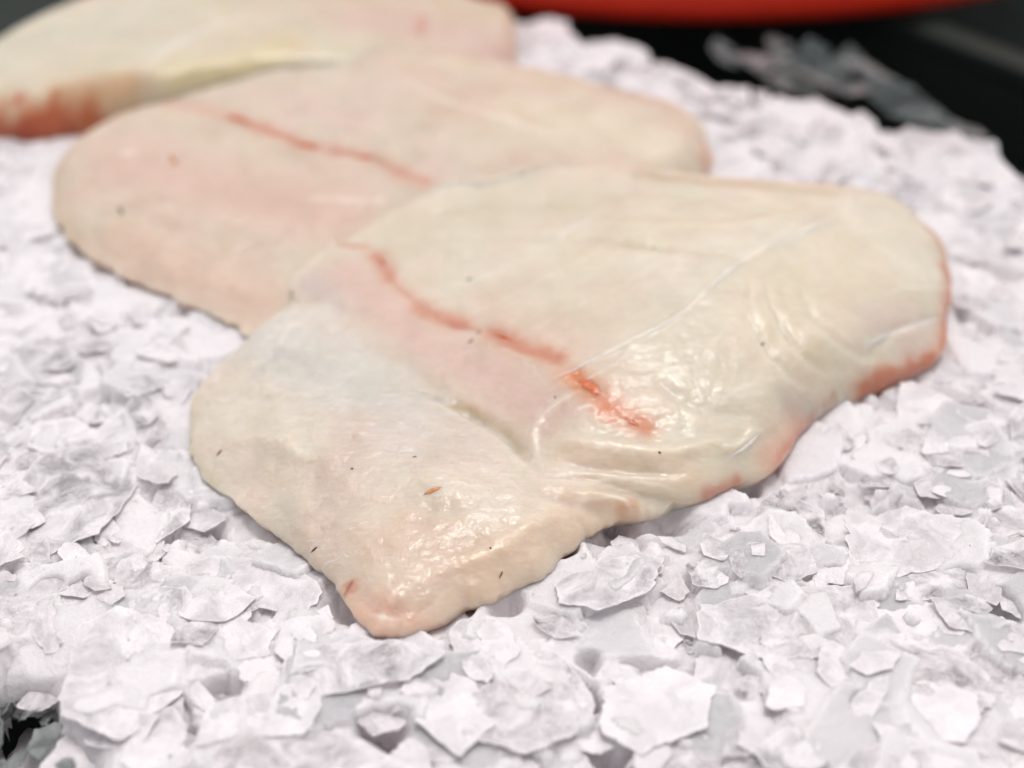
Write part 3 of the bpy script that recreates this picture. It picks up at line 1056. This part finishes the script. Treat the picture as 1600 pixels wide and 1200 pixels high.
draped(body, 'orange_fleck', [(662, 773), (675, 769), (690, 763)], 0.9, 0.4, MAT_OFLECK, fillet, 450)

# ---- second fillet
second = Slab([(250, 152, 16, 9), (330, 112, 18, 9), (450, 86, 19, 9), (560, 77, 20, 9), (680, 77, 20, 9), (800, 100, 20, 10), (930, 130, 20, 11), (1040, 158, 17, 14), (1092, 195, 12, 16), (1110, 236, 7, 16), (1100, 282, 4, 14),
               (1010, 330, 4, 12), (850, 352, 4, 10), (700, 392, 4, 10), (620, 420, 2.5, 13), (560, 450, 2.5, 13), (520, 480, 2.5, 13), (470, 515, 2.5, 13), (410, 532, 2.5, 12), (330, 492, 2.5, 13), (250, 456, 2.5, 13), (170, 420, 2.5, 13), (110, 372, 2.5, 13),
               (82, 318, 3.5, 12), (88, 262, 5, 11), (130, 215, 10, 9), (185, 180, 13, 9)],
              [(300, 160, 18), (450, 120, 20.5), (600, 110, 22), (800, 130, 22), (950, 170, 23), (1050, 220, 19), (900, 220, 24), (700, 220, 24), (500, 220, 20), (300, 230, 15.5), (180, 260, 12.5), (130, 320, 8), (250, 350, 11.5), (400, 330, 14.5),
               (600, 300, 17), (350, 430, 8), (250, 420, 7), (450, 420, 9.5), (1000, 270, 20), (800, 290, 23)],
              (600, 270), 20, 2.6, 33, 1.6, 2.0)
second.ridge([(350, 185), (470, 225), (570, 245), (650, 285)], 2.4, -0.8)
second.ridge([(600, 120), (720, 165), (860, 205)], 2.5, 0.8)
second.ridge([(180, 300), (240, 350), (340, 380)], 4.0, -0.8)
second_paint = painter(second, (0.66, 0.565, 0.47), [
    ([(200, 250), (350, 300), (520, 330)], 20, (0.67, 0.485, 0.41), 0.85),
    ([(200, 380), (320, 430), (400, 480)], 13, PEACH, 0.75),
    ([(450, 150), (560, 190)], 12, (0.66, 0.53, 0.46), 0.7),
    ([(800, 170), (950, 200), (1030, 230)], 20, (0.72, 0.655, 0.52), 0.85),
    ([(640, 90), (780, 115), (900, 135)], 6, YELL, 0.6),
    ([(92, 262), (88, 330), (130, 385)], 2.4, (0.62, 0.50, 0.36), 0.5),
    ([(260, 160), (340, 175), (400, 195), (470, 225), (575, 243), (660, 290)], 4.0, ROSE, 0.6),
    ([(350, 180), (400, 200), (470, 226), (490, 232)], 2.6, (0.58, 0.25, 0.16), 0.6, 2.2),
    ([(470, 226), (495, 230)], 1.9, RED, 0.6),
    ([(510, 238), (580, 246)], 2.2, (0.58, 0.24, 0.15), 0.55, 1.5),
    ([(600, 260), (680, 294)], 2.6, (0.60, 0.28, 0.20), 0.5, 2.2),
    ([(1105, 230), (1098, 275)], 2.2, (0.66, 0.34, 0.25), 0.6),
    ([(250, 155), (290, 150)], 1.8, (0.50, 0.36, 0.32), 0.5),
    ([(600, 110), (720, 165), (860, 212)], 1.2, WHITE, 0.55),
    ([(740, 172), (760, 175)], 1.2, ROSE, 0.5),
    ([(190, 245), (210, 238)], 2.0, WHITE, 0.7),
    ([(480, 310), (600, 315)], 2.0, WHITE, 0.5),
], 0.2, [([(250, 330)], 50, 0.7)])
f2 = bpy.data.objects.new('fish_fillet', None)
COL.objects.link(f2)
f2.location = (*at(600, 300, 0.0), 0)
bpy.context.view_layer.update()
tag(f2, 'pinkish fillet in the middle of the row, soft focus, with a rounded left end', 'fish fillet', 'raw white fish fillets laid on the ice')
second.build('flesh', MAT_FLESH, 90, 2, second_paint, f2)
for k, (p, w, h) in enumerate([([(355, 182), (372, 187), (392, 196)], 1.0, 0.3), ([(462, 224), (478, 228), (494, 231)], 1.3, 0.4), ([(555, 243), (570, 245), (584, 243)], 1.0, 0.3)]):
    draped(second, 'blood_clot', p, w, h, MAT_BLOOD, f2, 500 + k)
draped(second, 'orange_fleck', [(266, 242), (272, 252), (278, 262)], 1.1, 0.4, MAT_OFLECK, f2, 510)
draped(second, 'dark_fleck', [(186, 322), (192, 338)], 0.6, 0.3, MAT_FLECK, f2, 511)

# ---- third fillet, farthest
third = Slab([(-170, 150, 10, 12), (-60, 104, 14, 10), (0, 60, 16, 10), (40, 36, 17, 10), (100, 8, 18, 10), (250, -40, 22, 10), (450, -50, 22, 10), (620, -30, 20, 10), (740, 2, 16, 10), (790, 18, 11, 10), (808, 55, 6, 10), (800, 108, 4, 10),
              (760, 122, 6, 8), (680, 124, 12, 8), (560, 122, 15, 8), (450, 128, 15, 8), (350, 146, 15, 8), (260, 176, 12, 8), (200, 198, 5, 14), (120, 208, 3, 15), (50, 216, 3, 15), (0, 211, 3, 15), (-80, 200, 4, 14), (-160, 185, 4, 12)],
             [(0, 80, 18.5), (100, 40, 20), (250, 20, 23), (400, 40, 25), (550, 40, 26), (700, 40, 20), (760, 60, 15), (300, 100, 28), (200, 140, 24), (100, 130, 22), (0, 130, 19), (-80, 140, 16), (500, 90, 24), (650, 90, 18), (150, 185, 15), (30, 190, 15)],
             (320, 90), 22, 1.0, 55)
third.ridge([(220, 170), (240, 120), (300, 70), (400, 20)], 4.0, 1.0)
third_paint = painter(third, (0.655, 0.60, 0.47), [
    ([(0, 70), (100, 50), (250, 20)], 16, (0.63, 0.60, 0.48), 0.7),
    ([(280, 120), (380, 100), (440, 70)], 11, (0.66, 0.60, 0.38), 0.85),
    ([(560, 30), (680, 50), (770, 70)], 20, (0.66, 0.51, 0.45), 0.85),
    ([(660, 30), (655, 55)], 3.0, (0.60, 0.30, 0.24), 0.7),
    ([(750, 85), (800, 95)], 5.0, (0.60, 0.42, 0.40), 0.6),
    ([(90, 150), (200, 140)], 5, (0.66, 0.46, 0.26), 0.75),
    ([(-20, 180), (40, 185), (100, 180), (160, 165), (205, 150)], 7.0, (0.68, 0.48, 0.30), 0.7, 2.0),
    ([(-20, 205), (40, 212), (100, 205), (150, 195)], 4.6, (0.56, 0.18, 0.07), 0.85, 3.0),
    ([(-20, 215), (50, 220), (110, 212)], 3.2, (0.40, 0.05, 0.02), 0.85, 2.0),
    ([(60, 190), (90, 180)], 3.5, (0.52, 0.13, 0.05), 0.8, 1.5),
    ([(135, 185), (150, 175)], 3.0, (0.55, 0.15, 0.05), 0.7, 1.5),
    ([(30, 155)], 3.0, (0.55, 0.14, 0.08), 0.85),
    ([(235, 110), (290, 60), (400, 15)], 2.6, WHITE, 0.6),
    ([(455, 65), (465, 75)], 3, (0.66, 0.46, 0.30), 0.6),
], 0.2)
f3 = bpy.data.objects.new('fish_fillet', None)
COL.objects.link(f3)
f3.location = (*at(320, 110, 0.0), 0)
bpy.context.view_layer.update()
tag(f3, 'farthest blurred fillet with a bloody red front edge at left', 'fish fillet', 'raw white fish fillets laid on the ice')
third.build('flesh', MAT_FLESH, 80, 2, third_paint, f3)

# ------------------------------------------------------------------ flakes of ice
def flake_shape(r, n, rings, outline=None):
    """a thin bent sheet of ice with a ragged outline; unit half length; returns vertices, triangles and the frosted rim"""
    if outline is None:
        k = r.integers(4, 9)
        a = np.sort(2 * np.pi * (np.arange(k) + r.uniform(-0.38, 0.38, k)) / k)
        asp = r.uniform(0.42, 0.85)
        rad = r.uniform(0.75, 1.05, k)
        cor = np.stack([np.cos(a) * rad, np.sin(a) * rad * asp], 1)
    else:
        cor = np.asarray(outline, float)
    per = np.hypot(*(np.roll(cor, -1, 0) - cor).T)
    s = np.concatenate([[0], np.cumsum(per)])
    q = (np.arange(n) + r.uniform(-0.3, 0.3, n)) / n * s[-1]
    q = np.clip(q, 0, s[-1])
    ext = np.vstack([cor, cor[:1]])
    b = np.stack([np.interp(q, s, ext[:, j]) for j in (0, 1)], 1)
    b *= 1 + (0.13 * fbm(b[:, 0] + r.uniform(0, 50), b[:, 1], 0.5, 5, int(r.integers(0, 999)), 0.75))[:, None] + r.normal(0, 0.016, (n, 1))
    rows, lev, rim = [], [], []
    for t in rings:
        rows.append(b * t)
        lev.append(np.full(n, t))
        rim.append(np.full(n, 1.0 if t > 0.97 else (0.25 if t > 0.9 else 0.0)))
    return np.concatenate([np.zeros((1, 2))] + rows), np.concatenate([[0.0]] + lev), np.concatenate([[0.0]] + rim)


def flake(r, n=22, rings=(0.35, 0.7, 0.94, 1.0), outline=None, thick=0.05, bend=0.25, rough=0.02):
    P, lev, rim = flake_shape(r, n, rings, outline)
    a = r.uniform(0, np.pi)
    d = P @ np.array([np.cos(a), np.sin(a)])
    e = P @ np.array([-np.sin(a), np.cos(a)])
    mid = bend * r.uniform(-1, 1.0) * d * d + 0.4 * bend * r.uniform(-1, 1) * e * e + 0.1 * r.normal() * d * e
    sd_ = int(r.integers(0, 9999))
    mid = mid + rough * fbm(P[:, 0], P[:, 1], 0.5, 3, sd_) * 2
    th = thick * (1 - 0.62 * lev ** 4) * (1 + 0.3 * fbm(P[:, 0], P[:, 1], 0.4, 2, sd_ + 3))
    V = np.concatenate([np.column_stack([P, mid + th / 2]), np.column_stack([P, mid - th / 2])])
    m = len(P)
    k = np.arange(n)
    kn = (k + 1) % n
    T = [np.stack([np.zeros(n, int), 1 + k, 1 + kn], 1)]
    for j in range(len(rings) - 1):
        A = 1 + j * n
        T += [np.stack([A + k, A + n + k, A + n + kn], 1), np.stack([A + k, A + n + kn, A + kn], 1)]
    top = np.concatenate(T)
    A = 1 + (len(rings) - 1) * n
    side = np.concatenate([np.stack([A + k, m + A + k, m + A + kn], 1), np.stack([A + k, m + A + kn, A + kn], 1)])
    return V, np.concatenate([top, top[:, ::-1] + m, side]), np.concatenate([rim, rim])


def set_rim(me, rim):
    me.attributes.new('rim', 'FLOAT', 'POINT').data.foreach_set('value', np.asarray(rim, np.float32))


OUTLINES = [loin.b[::6, :2], flap.b[::6, :2], second.b[::6, :2], third.b[::6, :2]]


def fish_clear(P):
    """distance to the nearest fillet, negative under one"""
    d = np.full(len(P), 9.0)
    for o in OUTLINES:
        k, _, _ = seg_dist(P, o, True)
        d = np.minimum(d, np.where(inside(P, o), -k, k))
    return d


def rot(tilt_axis, tilt, yaw):
    return np.array(Matrix.Rotation(tilt, 3, Vector((math.cos(tilt_axis), math.sin(tilt_axis), 0))) @ Matrix.Rotation(yaw, 3, 'Z'))


# the large sheets one can point at
HERO = [
    ([(122, 952), (190, 925), (292, 958), (278, 1042), (182, 1127), (150, 1122), (88, 1085), (84, 1060)], 7, (0.10, -0.12), 'broad flat grey sheet of ice at lower left beside the dark gap'),
    ([(-10, 768), (60, 694), (150, 672), (212, 692), (214, 742), (150, 815), (60, 842), (-10, 835)], 5, (0.02, 0.05), 'wide smooth sheet of ice at the left, level with the belly flap tip'),
    ([(282, 852), (330, 838), (420, 850), (488, 882), (500, 906), (462, 932), (400, 922), (300, 884)], 6, (0.05, 0.06), 'pointed ice sheet touching the lower left edge of the nearest fillet'),
    ([(215, 1215), (300, 1126), (400, 1078), (440, 1092), (520, 1112), (640, 1172), (700, 1230), (300, 1290)], 11, (0.05, 0.0), 'broad sheet of ice lying at the very bottom, left of centre'),
    ([(470, 1058), (500, 1066), (640, 1148), (628, 1166), (560, 1140), (480, 1084)], 14, (0.0, 0.15), 'narrow bright strip of ice slanting below the fillet tip'),
    ([(440, 1012), (500, 990), (620, 992), (700, 1012), (640, 1050), (520, 1068), (470, 1076), (446, 1048)], 6, (0.0, 0.05), 'smooth ice sheet directly under the pink tip of the nearest fillet'),
    ([(1090, 932), (1200, 902), (1350, 890), (1385, 950), (1320, 1012), (1190, 1002), (1100, 972)], 7, (0.0, 0.0), 'wide white ice sheet in the lower right, under the loin end'),
    ([(1178, 1160), (1230, 1110), (1292, 1104), (1332, 1150), (1290, 1188), (1200, 1186)], 7, (0.06, 0.0), 'rounded thick white flake near the bottom right edge'),
    ([(868, 890), (905, 862), (980, 842), (1036, 852), (1020, 902), (935, 932), (870, 922)], 8, (-0.12, 0.05), 'curved ice flake standing off the dark gap under the front edge'),
    ([(1325, 802), (1420, 772), (1530, 800), (1505, 858), (1405, 882), (1330, 852)], 6, (0.05, 0.05), 'pale ice sheet at right, with dirt specks near its upper edge'),
    ([(240, 1010), (262, 990), (345, 1090), (330, 1102), (300, 1080)], 3, (0.1, 0.3), 'thin splinter of ice bridging the grey hollow at lower left'),
    ([(250, 1070), (300, 1056), (345, 1096), (320, 1118), (262, 1096)], 2, (0.1, 0.1), 'small flat flake sunk in the hollow between the lower left sheets'),
    ([(700, 1080), (800, 1040), (900, 1050), (905, 1120), (820, 1150), (720, 1130)], 6, (0.1, -0.05), 'large white flake below the fillet tip, left of the small dark hole'),
    ([(945, 1050), (1040, 1020), (1120, 1050), (1110, 1110), (1010, 1150), (940, 1120)], 6, (0.08, 0.05), 'large white flake below centre, right of the small dark hole'),
    ([(1380, 980), (1500, 1000), (1590, 1060), (1540, 1090), (1400, 1060)], 6, (0.1, -0.1), 'long white ice sheet running to the right edge below the grey gap'),
    ([(0, 880), (70, 868), (128, 895), (100, 940), (20, 950), (-30, 930)], 4, (0.08, 0.0), 'translucent flake at the left edge above the broad grey sheet'),
]
r0 = np.random.default_rng(5)
hero_poly = []
for px_, zmm, (tx, ty), lab in HERO:
    w = np.array([at(a, b, zmm * MM) for a, b in px_])
    w = w[::-1]
    c = w.mean(0)
    L = np.abs(w - c).max()
    V, T, rim = flake(r0, 72, (0.3, 0.6, 0.85, 0.965, 1.0), (w - c) / L, thick=1.1 * MM / L, bend=0.07, rough=0.022)
    V = V * L
    V[:, 2] += 0.45 * (V[:, 1] * math.sin(tx) + V[:, 0] * math.sin(ty))
    me = mesh_np('ice_flake', V, T, MAT_ICE)
    me.set_sharp_from_angle(angle=math.radians(38))
    set_rim(me, rim)
    o = link('ice_flake', me)
    hz = float(ice_top(c, 0.6 * L)[0])
    o.location = (c[0], c[1], hz + (0.5 + 0.08 * zmm) * MM)
    tag(o, lab, 'ice flake')
    hero_poly.append(w)

# some fifty shapes in their real sizes, shared by the countable flakes
SHAPES = []
r1 = np.random.default_rng(21)
for k in range(54):
    size = (6 + 16 * (k / 53.0) ** 1.6) * MM
    V, T, rim = flake(r1, 48, (0.35, 0.7, 0.9, 0.965, 1.0), thick=r1.uniform(0.5, 1.1) * MM / size, bend=0.12, rough=0.03)
    me = mesh_np('ice_flake', V * size, T, MAT_ICE)
    me.set_sharp_from_angle(angle=math.radians(38))
    set_rim(me, rim)
    SHAPES.append((me, size))
SHADED_CLEARS = []
for k in range(30, 42):
    me = SHAPES[k][0].copy()
    me.materials.clear()
    me.materials.append(MAT_SHADED_CLEAR)
    SHADED_CLEARS.append((me, SHAPES[k][1]))



def zone(px_, py_):
    """what a flake lies beside"""
    if py_ < 480 and px_ > 780:
        if px_ < 1110 or py_ < 130: return 'beyond the right end of the middle fillet, out of focus'
        if px_ > 1380: return 'on the far right shoulder of the heap below the dark crate'
        return 'behind the thick end of the nearest fillet, out of focus'
    if px_ < 330 and py_ < 800:
        if py_ < 440: return 'left of the rounded end of the middle fillet, out of focus'
        if py_ < 640: return 'in the notch between the middle fillet and the grey belly flap'
        return 'left of the grey belly flap of the nearest fillet'
    if px_ > 1000 and py_ < 800:
        if px_ > 1330: return 'right of the red rimmed thick end of the nearest fillet'
        return 'just below the red edged lower side of the nearest fillet'
    if px_ < 230: return 'around the dark hollow at the bottom left corner' if py_ > 1000 else 'at the left edge beside the broad grey sheet'
    if px_ < 520 and py_ < 960: return 'along the lower left edge of the belly flap'
    if px_ < 520: return 'at the bottom left beside the grey hollow with splinters'
    if px_ < 800 and py_ < 1080: return 'below the pink pointed tip of the nearest fillet'
    if px_ < 1050 and py_ < 1000: return 'under the front edge by the dark grey gap'
    if px_ < 1050: return 'around the small dark hole at the bottom centre'
    if px_ < 1330: return 'in the lower right around the wide white sheet' if py_ < 1030 else 'at the bottom edge right of centre'
    return 'at the right edge around the grey triangular gap' if py_ < 1040 else 'in the bottom right corner'


placed = []
count = 0
CAND = np.column_stack([r1.uniform(-40, 1640, 9000), r1.uniform(60, 1260, 9000)])
CP = np.array([at(a, b, 0.0) for a, b in CAND])
c_ok = heap_drop(CP) < -0.008
for h in hero_poly:
    c_ok &= ~inside(CP, h)
c_fish = fish_clear(CP)
for ci in np.nonzero(c_ok)[0]:
    if count >= 270: break
    if CAND[ci][1] < 600 and ci % 5 > 1: continue
    (px_, py_), p, fc = CAND[ci], CP[ci], c_fish[ci]
    me, size = SHAPES[r1.integers(14, 54) if count < 150 else r1.integers(0, 34)]
    if fc < size * 0.85: continue
    if any((p[0] - a) ** 2 + (p[1] - b) ** 2 < (0.60 * (s + size)) ** 2 for a, b, s in placed): continue
    placed.append((p[0], p[1], size))
    z = float(ice_top(p, 0.5 * size)[0])
    tilt = r1.normal(0, 0.11)
    if fc < size * 1.5: tilt *= 0.3
    o = link('ice_flake', me)
    R = rot(r1.uniform(0, 6.28), tilt, r1.uniform(0, 6.28))
    Mx = Matrix([list(R[i]) + [(p[0], p[1], z + r1.uniform(-0.3, 0.9) * MM)[i]] for i in range(3)] + [[0, 0, 0, 1]])
    o.matrix_world = Mx
    size_word = 'broad' if size > 13 * MM else ('small' if size < 8.5 * MM else 'middling')
    zn = zone(px_, py_)
    tag(o, f'{size_word} whitish ice flake {zn}', 'ice flake', f'{size_word} ice flakes {zn}')
    count += 1

# clear flakes, some darkened in colour for shade, scattered over the black inside of the crate, beyond the white ice
GAPS = []
for k in range(14):
    V, T, rim = flake(r1, 30, (0.3, 0.6, 0.85, 1.0), thick=0.12, bend=0.5, rough=0.12)
    sz = r1.uniform(4, 9) * MM
    me = mesh_np('ice_flake', V * sz, T, MAT_GAP)
    me.set_sharp_from_angle(angle=math.radians(38))
    set_rim(me, rim * 0.6)
    GAPS.append(me)
for k in range(16):
    px_, py_ = r1.uniform(-30, 120), r1.uniform(1075, 1225)
    zz = r1.uniform(-22, -9) * MM
    p = at(px_, py_, zz)
    o = link('ice_flake', GAPS[k % 14])
    o.matrix_world = Matrix.Translation((p[0], p[1], zz)) @ Matrix([list(v) for v in rot(r1.uniform(0, 6.28), r1.normal(0, 0.5), r1.uniform(0, 6.28))]).to_4x4()
    tag(o, 'grey glassy flake inside the dark hollow at the bottom left corner', 'ice flake', 'glassy flakes in the dark corner hollow')
for px_, py_, sc_ in [(1185, 95, 1.2), (1250, 120, 1.5), (1310, 105, 1.6), (1330, 140, 1.3), (1400, 150, 1.4), (1490, 200, 1.2), (1130, 80, 1.0), (1270, 85, 1.2), (1220, 75, 1.3), (1360, 110, 1.4), (1440, 175, 1.2), (1290, 130, 1.5), (1210, 125, 1.2)]:
    zz = r1.uniform(-26, -14) * MM
    p = at(px_, py_, zz)
    o = link('ice_flake', SHADED_CLEARS[r1.integers(0, len(SHADED_CLEARS))][0])
    R = rot(r1.uniform(0, 6.28), r1.normal(0.2, 0.2), r1.uniform(0, 6.28))
    o.matrix_world = Matrix([list(R[i] * sc_) + [(p[0], p[1], zz)[i]] for i in range(3)] + [[0, 0, 0, 1]])
    tag(o, 'dim glassy ice piece fallen beyond the far edge of the white heap', 'ice flake', 'glassy pieces beyond the heap edge')


def scatter(n, smin, smax, zlo, zhi, tilt_sd, seed, box_px, small, clear_margin=0.9, drop=-0.004, power=1.0):
    r = np.random.default_rng(seed)
    lib = []
    for k in range(24):
        if small:
            lib.append(flake(r, 9, (0.75, 1.0), thick=r.uniform(0.08, 0.22), bend=0.3, rough=0.05))
        else:
            lib.append(flake(r, 20, (0.6, 0.95, 1.0), thick=r.uniform(0.06, 0.11), bend=0.16, rough=0.035))
    lo_x, hi_x, lo_y, hi_y = box_px
    P = np.column_stack([r.uniform(lo_x, hi_x, n), r.uniform(lo_y, hi_y, n)])
    size = (smin + (smax - smin) * r.random(n) ** power) * MM
    ok = heap_drop(P) < drop
    ok &= fish_clear(P) > size * clear_margin
    px_, py_, dd = to_px(P[:, 0], P[:, 1], np.zeros(n))
    ok &= (px_ > -260) & (px_ < 1860) & (py_ > -100) & (py_ < 1380)
    ok &= (P[:, 1] < 0.36) | (r.random(n) < 0.45)        # the far ice is finer and smoother
    P, size = P[ok], size[ok]
    z = ice_top(P) + r.uniform(zlo, zhi, len(P)) * MM
    Vs, Ts, Rs, off = [], [], [], 0
    for i in range(len(P)):
        V, T, rim = lib[r.integers(0, len(lib))]
        R = rot(r.uniform(0, 6.28), r.normal(0, tilt_sd), r.uniform(0, 6.28))
        Vs.append((V * size[i]) @ R.T + np.array([P[i, 0], P[i, 1], z[i]]))
        Ts.append(T + off)
        Rs.append(rim)
        off += len(V)
    return np.concatenate(Vs), np.concatenate(Ts), np.concatenate(Rs)


VIEW = (-0.38, 0.38, 0.16, 0.76)
sets = [scatter(1900, 3, 13, -0.9, 0.5, 0.13, 91, VIEW, False, 0.8, power=1.5),
        scatter(3000, 0.5, 2.4, -0.6, 0.6, 0.5, 92, VIEW, True, 1.0, power=1.8)]
off = 0
Vs, Ts, Rs = [], [], []
for V, T, R in sets:
    Vs.append(V); Ts.append(T + off); Rs.append(R)
    off += len(V)
me = mesh_np('crushed_ice', np.concatenate(Vs), np.concatenate(Ts), MAT_ICE)
me.set_sharp_from_angle(angle=math.radians(38))
set_rim(me, np.concatenate(Rs))
st = link('crushed_ice', me)
tag(st, 'crushed ice chips and small flakes covering the heap', None, None, 'stuff')
